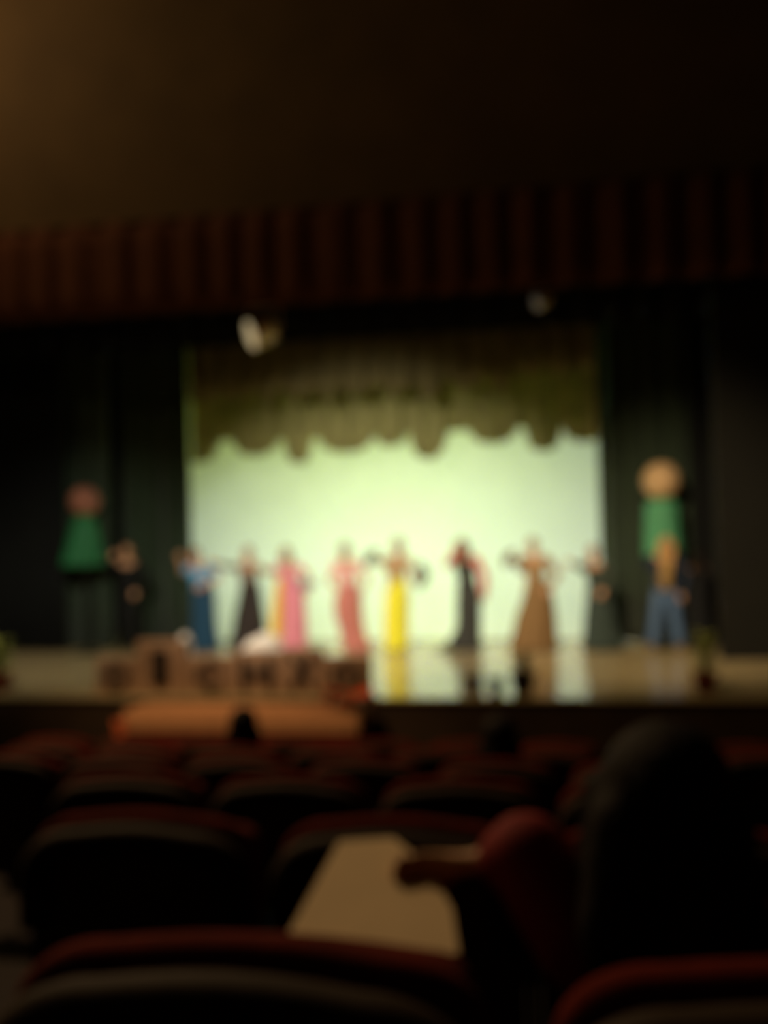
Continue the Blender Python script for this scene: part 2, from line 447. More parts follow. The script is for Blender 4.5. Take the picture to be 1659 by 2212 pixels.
def head_vol(b, c, k=1.0, tilt=0.0):
    rot = Matrix.Rotation(tilt, 3, 'Y'); c = Vector(c)
    def L(x, y, z): return c + rot @ Vector((x * k, y * k, z * k))
    b.ell(L(0, 0.014, 0.022), (0.076 * k, 0.096 * k, 0.092 * k), rot=rot)
    b.ell(L(0, -0.028, -0.045), (0.058 * k, 0.062 * k, 0.068 * k), rot=rot)
    b.ell(L(0, -0.055, -0.088), (0.03 * k, 0.03 * k, 0.024 * k), rot=rot)
    b.cone(L(0, -0.086, 0.012), 0.009 * k, L(0, -0.106, -0.028), 0.0135 * k, 8)
    b.cone(L(-0.02, -0.087, -0.062), 0.009 * k, L(0.02, -0.087, -0.062), 0.009 * k, 8)
    for s in (-1, 1):
        b.ell(L(s * 0.079, 0.012, -0.012), (0.011 * k, 0.022 * k, 0.032 * k), 10, 8, rot)
        b.cone(L(s * 0.014, -0.083, 0.022), 0.009 * k, L(s * 0.046, -0.07, 0.02), 0.009 * k, 8)
        b.ell(L(s * 0.03, -0.077, 0.002), (0.014 * k, 0.012 * k, 0.009 * k), 10, 8, rot)
    def paint(p, base=0):
        q = rot.transposed() @ (p - c) / k
        if q.y < -0.07:
            if abs(abs(q.x) - 0.03) < 0.014 and abs(q.z - 0.002) < 0.008: return 2
            if abs(q.x) < 0.024 and abs(q.z + 0.062) < 0.009: return 1
        return 0
    return paint


def body(parent, J, h, female, arms, curl=0.5, voxel=0.0092, headk=None, bare_feet=False, tilt=0.0, nrm=(0, -1, 0), fwd=-1):
    k = h / 1.68; b = MB()
    ring_body(b, torso_rows(J, h, female))
    b.cone(J['neck'] - Vector((0, 0, 0.04 * k)), 0.058 * k, J['head'] - Vector((0, -0.01, 0.06 * k)), 0.05 * k)
    hk = headk or k
    paint = head_vol(b, J['head'], hk, tilt)
    for s, q in ((-1, 'l'), (1, 'r')):
        el, wr = arms[q]
        sh = J['sh_' + q]
        b.cone(J['neck'] - Vector((0, 0, 0.03 * k)), 0.05 * k, sh, 0.052 * k)
        b.cone(sh, 0.05 * k, el, 0.036 * k); b.cone(el, 0.037 * k, el.lerp(wr, 0.3), 0.037 * k); b.cone(el.lerp(wr, 0.3), 0.037 * k, wr, 0.024 * k)
        hand_vol(b, wr, wr - el, Vector(nrm), k * 1.0, curl, s)
        hp, kn, an, toe = J['hip_' + q], J['kn_' + q], J['an_' + q], J['toe_' + q]
        b.cone(hp, 0.085 * k, kn, 0.054 * k); b.cone(kn, 0.053 * k, kn.lerp(an, 0.3) + Vector((0, 0.012, 0)), 0.054 * k)
        b.cone(kn.lerp(an, 0.3) + Vector((0, 0.012, 0)), 0.054 * k, an, 0.036 * k)
        b.cone(an - Vector((0, -0.02, 0.02 * k)), 0.034 * k, toe.lerp(an, 0.35) - Vector((0, 0, 0.01 * k)), 0.035 * k); b.cone(toe.lerp(an, 0.4) - Vector((0, 0, 0.012 * k)), 0.035 * k, toe, 0.022 * k)
    return b.fused('body', [SKIN, LIP, EYE], parent, voxel, 2, paint)


def hair(parent, J, m, k=1.0, style='short', tilt=0.0):
    b = MB(); c = J['head']; rot = Matrix.Rotation(tilt, 3, 'Y')
    def L(x, y, z): return c + rot @ Vector((x * k, y * k, z * k))
    b.ell(L(0, 0.03, 0.042), (0.087 * k, 0.094 * k, 0.086 * k), rot=rot)
    for s in (-1, 1): b.ell(L(s * 0.062, 0.028, -0.005), (0.026 * k, 0.05 * k, 0.062 * k), 12, 8, rot)
    b.ell(L(0, 0.072, -0.03), (0.07 * k, 0.045 * k, 0.07 * k), 12, 8, rot)
    if style == 'bun':
        b.ell(L(0, 0.075, 0.095), (0.05 * k, 0.05 * k, 0.045 * k), 12, 8, rot)
    elif style == 'long':
        for s in (-1, 0, 1):
            b.chain([L(s * 0.055, 0.07, 0.0), L(s * 0.07, 0.085, -0.13), L(s * 0.06, 0.1, -0.27)], [0.05 * k, 0.055 * k, 0.03 * k], 10)
        for s in (-1, 1):
            b.chain([L(s * 0.082, 0.02, 0.03), L(s * 0.09, 0.01, -0.1), L(s * 0.082, -0.03, -0.22)], [0.03 * k, 0.034 * k, 0.018 * k], 10)
    elif style == 'front':
        for s in (-1, 1):
            b.chain([L(s * 0.08, 0.015, 0.03), L(s * 0.088, -0.03, -0.12), L(s * 0.05, -0.115, -0.24), L(s * 0.035, -0.145, -0.42)], [0.03 * k, 0.04 * k, 0.038 * k, 0.016 * k], 10)
        b.chain([L(0, 0.075, 0.0), L(0, 0.095, -0.25)], [0.07 * k, 0.05 * k], 10)
    elif style == 'bob':
        for s in (-1, 1): b.ell(L(s * 0.074, 0.02, -0.055), (0.034 * k, 0.06 * k, 0.075 * k), 12, 8, rot)
        b.ell(L(0, 0.07, -0.075), (0.085 * k, 0.05 * k, 0.075 * k), 12, 8, rot)
    return b.fused('hair', m, parent, 0.010, 2)


def bodice(parent, J, h, female, arms, m, sleeve='none', name='bodice', g=0.013, puff=0.0, low=None):
    k = h / 1.68; b = MB()
    ring_body(b, torso_rows(J, h, female, g, top=(sleeve == 'long_high')))
    if sleeve != 'none':
        for s, q in ((-1, 'l'), (1, 'r')):
            sh = J['sh_' + q]; el, wr = arms[q]
            b.cone(J['chest'] + Vector((s * 0.09 * k, 0, 0.06 * k)), 0.06 * k, sh, 0.052 * k + g)
            if sleeve in ('long', 'long_high'):
                b.cone(sh, 0.052 * k + g + puff, el, 0.037 * k + g); b.cone(el, 0.038 * k + g, el.lerp(wr, 0.92), 0.028 * k + g)
            elif sleeve == 'elbow':
                b.cone(sh, 0.056 * k + g + puff, el, 0.05 * k + g + puff); b.cone(el, 0.05 * k + g + puff, el.lerp(wr, 0.28), 0.05 * k + g)
            elif sleeve == 'short':
                b.cone(sh, 0.052 * k + g + puff, sh.lerp(el, 0.55), 0.044 * k + g + puff)
    return b.fused(name, m, parent, 0.012, 2)


def skirt(parent, rows, m, name='skirt', folds=11, seed=0, depth=0.8, amp=0.1, n=88, nv=26):
    """rows: (z, centre x, half width) from waist to hem, in metres"""
    rd = random.Random(seed); ph = rd.uniform(0, 6.28); b = MB()
    zs = [r[0] for r in rows]
    def interp(z):
        for i in range(len(rows) - 1):
            if rows[i][0] >= z >= rows[i + 1][0]:
                t = (rows[i][0] - z) / (rows[i][0] - rows[i + 1][0]); t2 = t * t * (3 - 2 * t) * 0.5 + t * 0.5
                return rows[i][1] + (rows[i + 1][1] - rows[i][1]) * t2, rows[i][2] + (rows[i + 1][2] - rows[i][2]) * t2
        return rows[-1][1], rows[-1][2]
    def ring(z, off):
        cx, hw = interp(z); fr = (zs[0] - z) / (zs[0] - zs[-1]); out = []
        for i in range(n):
            a = 2 * math.pi * i / n
            r = 1 + amp * fr * (math.sin(folds * a + ph + 1.2 * fr) + 0.45 * math.sin((folds * 2 - 3) * a + ph * 2)) / 1.45
            rx = max(hw, 0.02) * r / (1 + amp * fr * 0.8) - off
            ry = max(hw * depth, 0.115) * r - off
            out.append(Vector((cx + rx * math.cos(a), ry * math.sin(a), z)))
        return out
    outer = [ring(zs[0] + (zs[-1] - zs[0]) * j / nv, 0) for j in range(nv + 1)]
    inner = [ring(zs[0] + (zs[-1] - zs[0]) * j / nv, 0.008) for j in range(nv, -1, -1)]
    b.rings(outer + inner, cap=False)
    return b.build(name, m, parent)


def shoes(parent, J, k, m):
    for q in 'lr':
        an, toe = J['an_' + q], J['toe_' + q]; b = MB()
        b.cone(an + Vector((0, 0.025, -0.025 * k)), 0.042 * k, toe.lerp(an, 0.35), 0.044 * k)
        b.cone(toe.lerp(an, 0.4), 0.044 * k, toe + Vector((0, -0.012, 0.004)), 0.03 * k)
        b.cone(an + Vector((0, 0.02, -0.02)), 0.043 * k, an + Vector((0, 0.01, 0.02)), 0.042 * k)
        o = b.fused('shoe', m, parent, 0.011, 1)
        for v in o.data.vertices: v.co.z = max(v.co.z, 0.002)


def trousers(parent, J, k, m, wide=0.02):
    b = MB(); P = J['pelvis']
    ring_body(b, [(P.x, P.y, P.z - 0.13 * k, 0.10 * k, 0.09 * k), (P.x, P.y + 0.006, P.z - 0.03, 0.172 * k, 0.122 * k), (P.x, P.y, P.z + 0.1 * k, 0.15 * k, 0.105 * k)])
    for q in 'lr':
        hp, kn, an = J['hip_' + q], J['kn_' + q], J['an_' + q]
        b.cone(hp, 0.096 * k, kn, 0.058 * k + wide); b.cone(kn, 0.058 * k + wide, an.lerp(kn, 0.16), 0.05 * k + wide * 1.3)
    return b.fused('trousers', m, parent, 0.013, 2)


class Perf:
    """a performer standing at pixel px on the stage at depth Y; helper turns picture measures into metres"""
    def __init__(s, label, px, py_head_top, Y=4.55, female=True, head_px=None, lean_px=0.0, rz=0.0, group='performers on the stage'):
        base = at(px, 1400, Y=Y); s.base = Vector((base.x, Y, STAGE))
        s.px = px; s.Y = Y
        s.mpp = (at(px + 10, 1300, Y=Y) - at(px, 1300, Y=Y)).x / 10
        top = at(px, py_head_top, Y=Y); s.h = top.z - STAGE
        s.female = female
        s.root = thing('person', label, 'person', s.base, 0, group)
        s.lean = lean_px * s.mpp
        s.J = joints(s.h, female, (head_px - px) * s.mpp if head_px else None, s.lean)
    def P(s, px, py):
        p = at(px, py, Y=s.Y); return (p.x - s.base.x, p.z - STAGE)
    def arms(s, l, r):
        Lu, Lf = 0.172 * s.h, 0.152 * s.h; s.A = {}
        for q, (e, w) in (('l', l), ('r', r)):
            s.A[q] = arm_points(s.J['sh_' + q], s.P(*e), s.P(*w), Lu, Lf)
        return s.A
    def skirt_rows(s, rows):
        out = []
        for py, px, hw in rows:
            x, z = s.P(px, py); out.append((z, x, hw * s.mpp))
        z, x, hw = out[-1]; out[-1] = (0.015, x, hw)
        return out


def fan(label, center, k, m, mr, ang=0.0, spread=150, tiltz=0.0):
    """open folding fan, its pivot at center"""
    root = thing('hand_fan', label, 'fan', center, tiltz)
    n = 18; b = MB()
    def pt(a, r, off): return Vector((math.sin(a) * r, off, math.cos(a) * r))
    vs = []; fs = []
    for i in range(n + 1):
        a = ang + R(spread) * (i / n - 0.5); o = 0.008 * (1 if i % 2 else -1)
        for r in (0.09 * k, 0.22 * k):
            vs.append(pt(a, r, o)); vs.append(pt(a, r, o + 0.003))
    for i in range(n):
        q = i * 4; w = q + 4
        fs += [(q, q + 2, w + 2, w), (q + 1, w + 1, w + 3, q + 3), (q, w, w + 1, q + 1), (q + 2, q + 3, w + 3, w + 2)]
    fs += [(0, 1, 3, 2), (n * 4, n * 4 + 2, n * 4 + 3, n * 4 + 1)]
    b.add(vs, fs); b.build('leaf', m, root, smooth=False)
    for i in range(0, n + 1, 3):
        a = ang + R(spread) * (i / n - 0.5); c = MB()
        c.tube([pt(a, 0.0, -0.006), pt(a, 0.12 * k, -0.012)], 0.0035, 6); c.build('stick', mr, root)
    return root


def cloth(name, rgb, **kw): return mat(name, rgb, kw.pop('rough', 0.82), kw.pop('var', 0.14), kw.pop('scale', 14), 0.15, 200, **kw)
H_dark = mat('hair_dark', (24, 17, 13), 0.75, 0.2, 30, 0.5, 30, spec=0.12, stretch=(4, 4, 0.5))
H_brown = mat('hair_brown', (82, 54, 34), 0.5, 0.2, 30, stretch=(4, 4, 0.5))
H_auburn = mat('hair_auburn', (120, 66, 42), 0.5, 0.2, 30, stretch=(4, 4, 0.5))
H_fair = mat('hair_light_brown', (128, 94, 58), 0.6, 0.2, 30, 0.4, 40, stretch=(4, 4, 0.5))
H_blond = mat('hair_blond', (190, 150, 86), 0.5, 0.2, 30, stretch=(4, 4, 0.5))

# the dark figure beside the left ball
p = Perf('person in black with one hand raised to the head, before the left leg curtain', 280, 1176, 4.75, False)
A = p.arms(((236, 1236), (252, 1208)), ((322, 1250), (302, 1276)))
m = cloth('black_suit', (14, 14, 13))
body(p.root, p.J, p.h, False, A, 0.7); hair(p.root, p.J, H_brown, p.h / 1.68)
bodice(p.root, p.J, p.h, False, A, m, 'long', 'jacket', 0.016)
trousers(p.root, p.J, p.h / 1.68, m, 0.025); shoes(p.root, p.J, p.h / 1.68, SHOE)

# blue dress
p = Perf('performer in a long teal blue dress at the left edge of the backdrop', 438, 1186, 4.6, True, 426, -5)
A = p.arms(((399, 1236), (402, 1210)), ((474, 1248), (450, 1262)))
mb_ = cloth('blue_cloth', (84, 150, 190)); ms_ = cloth('deep_teal_cloth', (26, 62, 86))
body(p.root, p.J, p.h, True, A); hair(p.root, p.J, H_brown, p.h / 1.68, 'bun')
bodice(p.root, p.J, p.h, True, A, mb_, 'short', puff=0.018)
skirt(p.root, p.skirt_rows([(1262, 440, 20), (1290, 440, 25), (1340, 441, 26), (1400, 444, 31)]), ms_, seed=1)
shoes(p.root, p.J, p.h / 1.68, SHOE)

# dark brown dress, arms outstretched
p = Perf('performer in a dark brown flared dress with both arms stretched out sideways', 540, 1182, 4.72, True, 540)
A = p.arms(((506, 1226), (480, 1218)), ((574, 1232), (604, 1234)))
m = cloth('dark_brown_cloth', (44, 36, 32)); m2 = cloth('grey_brown_cloth', (112, 96, 82))
body(p.root, p.J, p.h, True, A, 0.25); hair(p.root, p.J, H_auburn, p.h / 1.68, 'bun')
bodice(p.root, p.J, p.h, True, A, m2, 'long')
skirt(p.root, p.skirt_rows([(1256, 541, 18), (1290, 540, 25), (1340, 539, 33), (1400, 538, 43)]), m, seed=2)
shoes(p.root, p.J, p.h / 1.68, SHOE)

# pink dress with yellow panel
p = Perf('performer in a pink dress with a yellow side panel, beside the dark brown dress', 628, 1182, 4.32, True, 622)
A = p.arms(((598, 1240), (586, 1230)), ((668, 1240), (672, 1264)))
m = cloth('pink_cloth', (218, 136, 150)); m2 = cloth('yellow_cloth', (240, 200, 60))
m3 = cloth('mauve_cloth', (150, 122, 140))
body(p.root, p.J, p.h, True, A); hair(p.root, p.J, H_brown, p.h / 1.68, 'bob')
bodice(p.root, p.J, p.h, True, A, m, 'short')
skirt(p.root, p.skirt_rows([(1256, 632, 19), (1290, 634, 25), (1340, 636, 27), (1395, 636, 29)]), m, seed=3)
# the panel hanging from the hip
(x0, z0), (x1, z1) = p.P(608, 1250), p.P(598, 1388)
b = MB()
def panel(u, v):
    w = 0.11 + 0.09 * v
    x = x0 + (x1 - x0) * v + (u - 0.5) * w
    return (x, -0.17 - 0.07 * v + 0.02 * math.sin(u * 14 + v * 2) + 0.22 * (0.5 - u) ** 2, z0 + (max(z1, 0.05) - z0) * v)
b.grid(panel, 24, 14, 0.008)
o = b.build('side_panel', m2, p.root); o['label'] = 'yellow hanging panel'
shoes(p.root, p.J, p.h / 1.68, SHOE)
e = p.base + A['r'][1]
fan('mauve grey folding fan in the hand of the pink dressed performer', e + Vector((0.02, -0.07, -0.05)), 0.75, m3, H_brown, R(-10), 150)

# salmon gown
p = Perf('performer in a slim salmon gown with both hands on the hips', 755, 1174, 4.5, True, 750, -3)
for q in 'lr':
    for jn, dx in (('kn_', 0.05), ('an_', 0.12), ('toe_', 0.13)): p.J[jn + q].x += dx
A = p.arms(((712, 1254), (738, 1280)), ((802, 1256), (778, 1282)))
m = cloth('salmon_cloth', (196, 122, 110)); m2 = cloth('pale_pink_cloth', (238, 180, 172))
body(p.root, p.J, p.h, True, A, 0.6); hair(p.root, p.J, H_dark, p.h / 1.68, 'bun')
bodice(p.root, p.J, p.h, True, A, m2, 'short')
skirt(p.root, p.skirt_rows([(1262, 754, 19), (1295, 752, 30), (1330, 754, 30), (1365, 762, 27), (1408, 774, 32)]), m, folds=9, seed=4, amp=0.07)
shoes(p.root, p.J, p.h / 1.68, SHOE)

# yellow skirt with two fans
p = Perf('performer in a bright yellow skirt and tan top holding two dark fans', 860, 1164, 4.5, True, 866, 2)
A = p.arms(((838, 1228), (826, 1212)), ((892, 1228), (900, 1244)))
m = cloth('bright_yellow_cloth', (255, 240, 60)); m2 = cloth('tan_cloth', (190, 160, 112)); m3 = cloth('charcoal_cloth', (66, 68, 58))
body(p.root, p.J, p.h, True, A, 0.9); hair(p.root, p.J, H_fair, p.h / 1.68, 'bun')
bodice(p.root, p.J, p.h, True, A, m2, 'short')
skirt(p.root, p.skirt_rows([(1252, 860, 18), (1290, 858, 26), (1340, 857, 27), (1402, 857, 27)]), m, folds=10, seed=5, amp=0.08)
shoes(p.root, p.J, p.h / 1.68, SHOET)
fan('dark fan raised beside the head of the performer in yellow', p.base + A['l'][1] + Vector((-0.03, -0.075, 0.0)), 0.85, m3, H_dark, R(-50), 140)
fan('dark fan held low at the side of the performer in yellow', p.base + A['r'][1] + Vector((0.03, -0.075, 0.03)), 1.0, m3, H_dark, R(95), 150)

# black gown with red sleeves and a train
p = Perf('performer in a slim black gown with red sleeves and a short train', 1014, 1163, 4.5, True, 1003, -6)
A = p.arms(((970, 1218), (990, 1192)), ((1046, 1240), (1046, 1278)))
m = cloth('black_gown_cloth', (60, 60, 54)); m2 = cloth('red_sleeve_cloth', (214, 96, 92))
body(p.root, p.J, p.h, True, A, 0.5); hair(p.root, p.J, H_brown, p.h / 1.68, 'long')
bodice(p.root, p.J, p.h, True, A, m, 'none')
b = MB(); k = p.h / 1.68
for q in 'lr':
    s_, (el, wr) = p.J['sh_' + q], A[q]
    b = MB(); b.cone(s_, 0.07 * k, el, 0.056 * k); b.cone(el, 0.056 * k, el.lerp(wr, 0.9), 0.062 * k)
    o = b.fused('sleeve', m2, p.root, 0.012, 2); o['label'] = 'red sleeve'
skirt(p.root, p.skirt_rows([(1256, 1010, 19), (1290, 1013, 27), (1340, 1013, 27), (1375, 1011, 29), (1408, 1008, 35)]), m, folds=9, seed=6, amp=0.06)
(tx, tz), (t2, _) = p.P(1000, 1345), p.P(950, 1400)
b = MB()
def train(u, v):
    x = tx + (t2 - tx) * v + (u - 0.5) * (0.1 + 0.25 * v) * 0.4
    return (x, -0.05 + (u - 0.5) * (0.16 + 0.34 * v), max(0.02, tz * (1 - v) ** 2.2 * (1 - (2 * u - 1) ** 2 * 0.7) + 0.16 * (1 - (2 * u - 1) ** 2) * (1 - v * 0.8) + 0.015))
b.grid(train, 16, 12, 0.01); b.build('train', m, p.root)
shoes(p.root, p.J, p.h / 1.68, SHOE)

# gold gown
p = Perf('performer in a wide golden brown gown with one hand on the hip', 1160, 1163, 4.45, True, 1157, 0)
A = p.arms(((1128, 1232), (1116, 1212)), ((1208, 1242), (1188, 1268)))
m = cloth('gold_cloth', (118, 90, 54)); m2 = cloth('light_gold_cloth', (148, 118, 80)); m3 = cloth('brown_fan_cloth', (104, 80, 54))
body(p.root, p.J, p.h, True, A, 0.7); hair(p.root, p.J, H_brown, p.h / 1.68, 'bun')
bodice(p.root, p.J, p.h, True, A, m2, 'long', puff=0.012)
skirt(p.root, p.skirt_rows([(1254, 1164, 20), (1290, 1162, 34), (1340, 1157, 45), (1402, 1152, 54)]), m, folds=13, seed=7, amp=0.1)
shoes(p.root, p.J, p.h / 1.68, SHOE)
fan('brown fan raised at the shoulder of the performer in gold', p.base + A['l'][1] + Vector((-0.02, -0.075, 0.0)), 0.8, m3, H_dark, R(-55), 140)

# grey green dress by the right curtain
p = Perf('performer in a dark grey green dress, arm out, by the right curtain', 1292, 1180, 4.45, True, 1286, -3)
A = p.arms(((1264, 1230), (1240, 1218)), ((1318, 1246), (1304, 1272)))
m = cloth('grey_green_cloth', (48, 60, 54)); m2 = cloth('dark_grey_green_cloth', (58, 66, 56))
body(p.root, p.J, p.h, True, A, 0.4); hair(p.root, p.J, H_auburn, p.h / 1.68, 'bun')
bodice(p.root, p.J, p.h, True, A, m2, 'long', puff=0.01)
skirt(p.root, p.skirt_rows([(1258, 1292, 19), (1290, 1294, 28), (1340, 1297, 36), (1408, 1302, 47)]), m, folds=12, seed=8)
shoes(p.root, p.J, p.h / 1.68, SHOE)

# blond performer in blue
p = Perf('long haired blond performer in a navy jacket and blue trousers, legs apart', 1441, 1160, 4.3, False, 1446)
A = p.arms(((1396, 1212), (1426, 1244)), ((1484, 1250), (1472, 1282)))
for s_, q, fx in ((-1, 'l', 1410), (1, 'r', 1468)):
    fx = (fx - p.px) * p.mpp
    p.J['an_' + q].x = fx; p.J['kn_' + q].x = fx * 0.72; p.J['toe_' + q].x = fx * 1.12
m = cloth('navy_cloth', (38, 48, 66)); m2 = cloth('blue_denim', (80, 106, 142)); m3 = cloth('tan_vest_cloth', (150, 122, 76))
body(p.root, p.J, p.h, False, A, 0.7); hair(p.root, p.J, H_blond, p.h / 1.68, 'front')
bodice(p.root, p.J, p.h, False, A, m, 'long', 'jacket', 0.016)
b = MB(); k = p.h / 1.68
def vest(u, v):
    z = 0.80 * p.h - v * 0.26 * p.h
    return ((u - 0.5) * 0.15 * k, -0.150 * k - 0.012 * math.sin(v * 3.1) + 0.9 * (u - 0.5) ** 2 * 0.1, z)
b.grid(vest, 8, 10, 0.03); o = b.build('vest_front', m3, p.root); o['label'] = 'tan vest front'
trousers(p.root, p.J, k, m2, 0.03); shoes(p.root, p.J, k, SHOET)

# black clad figure at the right edge of the opening
p = Perf('person in black standing beside the blond performer at the right stage edge', 1514, 1192, 4.5, False)
A = p.arms(((1490, 1260), (1490, 1300)), ((1540, 1258), (1538, 1300)))
m = cloth('black_cloak_cloth', (10, 11, 13))
body(p.root, p.J, p.h, False, A, 0.5); hair(p.root, p.J, H_dark, p.h / 1.68, 'long')
bodice(p.root, p.J, p.h, False, A, m, 'long_high', 'jacket', 0.018)
skirt(p.root, p.skirt_rows([(1256, 1514, 21), (1300, 1514, 27), (1350, 1514, 29), (1402, 1514, 31)]), m, 'coat_skirt', folds=8, seed=9)
p.root.rotation_euler = (0, 0, math.pi)
shoes(p.root, p.J, p.h / 1.68, SHOE)


# ------------------------------------------------------------------ balls on green skirted posts
def ball_post(label, px, py, dia, rows, Y, mball, mgreen):
    c = at(px, py, Y=Y); base = Vector((c.x, Y, STAGE)); mpp = (at(px + 10, py, Y=Y) - at(px, py, Y=Y)).x / 10
    root = thing('ball_topped_post', label, 'decoration', base, 0, 'ball topped green posts')
    b = MB(); b.lathe([(0.22, 0.002), (0.22, 0.02), (0.05, 0.05), (0.022, 0.06), (0.022, c.z - STAGE - dia * mpp / 2 + 0.02)], n=20)
    b.build('post', M_black, root)
    b = MB(); r = dia * mpp / 2; zc = c.z - STAGE
    rg = []
    for k in range(19):                          # a gored ball, slightly pinched at the bottom
        t = -math.pi / 2 + math.pi * (k + (0.1 if k == 0 else -0.1 if k == 18 else 0)) / 18
        rg.append([Vector((math.cos(a) * r * math.cos(t) * (1 + 0.012 * math.cos(10 * a)), math.sin(a) * r * math.cos(t) * (1 + 0.012 * math.cos(10 * a)), zc + r * math.sin(t) * (1.06 if t < 0 else 1))) for a in [2 * math.pi * i / 40 for i in range(40)]])
    b.rings(rg); b.build('ball', mball, root)
    rr = []
    for y_, x_, hw in rows:
        q = at(x_, y_, Y=Y); rr.append((q.z - STAGE, q.x - base.x, hw * mpp))
    s = skirt(root, rr, mgreen, 'drape', folds=10, seed=int(px), amp=0.14, depth=0.9)
    b = MB(); zt = rr[0][0]
    b.tube([Vector((math.cos(a) * rr[0][2] * 0.95, math.sin(a) * rr[0][2] * 0.9, zt)) for a in [2 * math.pi * i / 24 for i in range(25)]], 0.014, 8)
    b.build('neck_band', mgreen, root)
M_tan = mat('tan_ball_skin', (204, 168, 124), 0.6, 0.12, 4)
M_pink = mat('dusky_ball_skin', (150, 96, 76), 0.6, 0.2, 4)
M_green = mat('green_satin', (80, 150, 108), 0.55, 0.15, 8)
M_green2 = mat('deep_green_satin', (28, 100, 56), 0.55, 0.15, 8)
ball_post('large tan ball above a green drape on a post, behind the blond performer', 1429, 1038, 82, [(1080, 1429, 26), (1092, 1430, 37), (1140, 1430, 39), (1200, 1432, 42)], 4.78, M_tan, M_green)
ball_post('smaller dusky pink ball above a flared green drape, far left of the stage', 183, 1083, 60, [(1112, 183, 16), (1130, 182, 26), (1170, 181, 35), (1222, 180, 44)], 4.4, M_pink, M_green2)


# ------------------------------------------------------------------ hanging stage light
def stage_light(label, px, py, Y, w, on):
    c = at(px, py, Y=Y); root = thing('stage_light', label, 'light', c, 0, 'hanging stage lights')
    rot = Vector((-0.8, -0.5, -0.28)).to_track_quat('-Z', 'Y').to_matrix()
    g = w / 2; b = MB()
    prof = [(0.10, -0.34), (0.62, -0.30), (0.75, -0.1), (0.8, 0.25), (0.9, 0.42)]
    n = 20; rg = []
    for r, z in prof: rg.append([rot @ Vector((r * g * math.cos(2 * math.pi * i / n), r * g * math.sin(2 * math.pi * i / n), -z * w)) for i in range(n)])
    b.rings(rg); b.build('can', M_can, root)
    b = MB(); rg = []
    for r, z in ((0.02, 0.50), (0.5, 0.48), (0.84, 0.43)): rg.append([rot @ Vector((r * g * math.cos(2 * math.pi * i / n), r * g * math.sin(2 * math.pi * i / n), -z * w)) for i in range(n)])
    b.rings(rg, cap=True); b.build('lens', on, root)
    b = MB(); b.tube([(-0.95 * g, 0, 0), (-0.95 * g, 0, 0.7 * w), (0.95 * g, 0, 0.7 * w), (0.95 * g, 0, 0)], 0.012, 8); yk = b.build('yoke', M_can, root)
    b = MB(); b.tube([(0, 0, 0.7 * w), (0, 0, 7.85 - c.z)], 0.015, 8); b.build('hanger', M_can, yk)
    return root
M_can = mat('light_can', (236, 208, 156), 0.5, 0.1, 10)
M_lens = bpy.data.materials.new('lit_lens'); M_lens.use_nodes = True
_b = M_lens.node_tree.nodes['Principled BSDF']; _b.inputs['Emission Color'].default_value = (1, 0.78, 0.42, 1); _b.inputs['Emission Strength'].default_value = 0.45
M_lens0 = bpy.data.materials.new('dim_lens'); M_lens0.use_nodes = True
_b = M_lens0.node_tree.nodes['Principled BSDF']; _b.inputs['Emission Color'].default_value = (0.8, 0.9, 1, 1); _b.inputs['Emission Strength'].default_value = 0.02
stage_light('glowing warm stage light hanging left of centre under the valance', 570, 716, 3.98, 0.54, M_lens)
stage_light('small dim stage light hanging at the right under the valance', 1172, 650, 3.98, 0.26, M_lens0)


# ------------------------------------------------------------------ things along the stage edge
M_card = mat('brown_block_card', (166, 132, 102), 0.85, 0.12, 10, 0.1, 80)
M_letter = mat('dark_letter_paint', (50, 37, 26), 0.8, 0.1, 20)
def letter_mesh(ch, w, h, depth):
    cu = bpy.data.curves.new('letter', 'FONT'); cu.body = ch; cu.extrude = depth / 2; cu.bevel_depth = 0; cu.offset = 0.035
    o = bpy.data.objects.new('tmp', cu); col.objects.link(o)
    dg = bpy.context.evaluated_depsgraph_get(); me = bpy.data.meshes.new_from_object(o.evaluated_get(dg))
    bpy.data.objects.remove(o); bpy.data.curves.remove(cu)
    xs = [v.co.x for v in me.vertices]; ys = [v.co.y for v in me.vertices]
    x0, x1, y0, y1 = min(xs), max(xs), min(ys), max(ys)
    for v in me.vertices:
        x = ((v.co.x - x0) / (x1 - x0) - 0.5) * w; z = ((v.co.y - y0) / (y1 - y0) - 0.5) * h
        v.co = (x, -v.co.z, z)
    me.materials.clear(); me.materials.append(M_letter); me.update(); return me

blocks = [('O', 250, 86, 1422, 0.62, 0.74), ('I', 347, 102, 1385, 0.36, 0.66), ('C', 452, 100, 1420, 0.56, 0.74), ('H', 555, 100, 1408, 0.66, 0.70), ('X', 652, 88, 1402, 0.64, 0.72), ('O', 750, 98, 1420, 0.66, 0.70)]
labels = ['low brown block with a dark round letter, leftmost in the row on the stage edge',
          'tall narrow brown block with a dark upright bar letter, second in the row',
          'low brown block with a dark open curved letter, third in the row',
          'wide brown block with a heavy dark square letter, fourth in the row',
          'upright brown block with a dark crossing letter, fifth in the row',
          'brown block with a dark round letter above the red flowers, rightmost in the row']
for (ch, px, w, top, lw, lh), lb in zip(blocks, labels):
    Y = 0.0; c = at(px, 1480, Y=Y - 0.1); tp = at(px, top, Y=Y - 0.1)
    mpp = (at(px + 10, 1450, Y=Y - 0.1) - at(px, 1450, Y=Y - 0.1)).x / 10
    root = thing('letter_block', lb, 'block', (c.x, Y, STAGE), 0, 'letter blocks on the stage edge')
    hh = tp.z - STAGE; ww = w * mpp
    b = MB(); b.box((0, 0, hh / 2 + 0.001), (ww, 0.2, hh)); b.build('block', M_card, root, smooth=False, bevel=0.02)
    me = letter_mesh(ch, ww * lw, hh * lh, 0.05)
    link('letter', me, root, (0, -0.115, hh * 0.5))

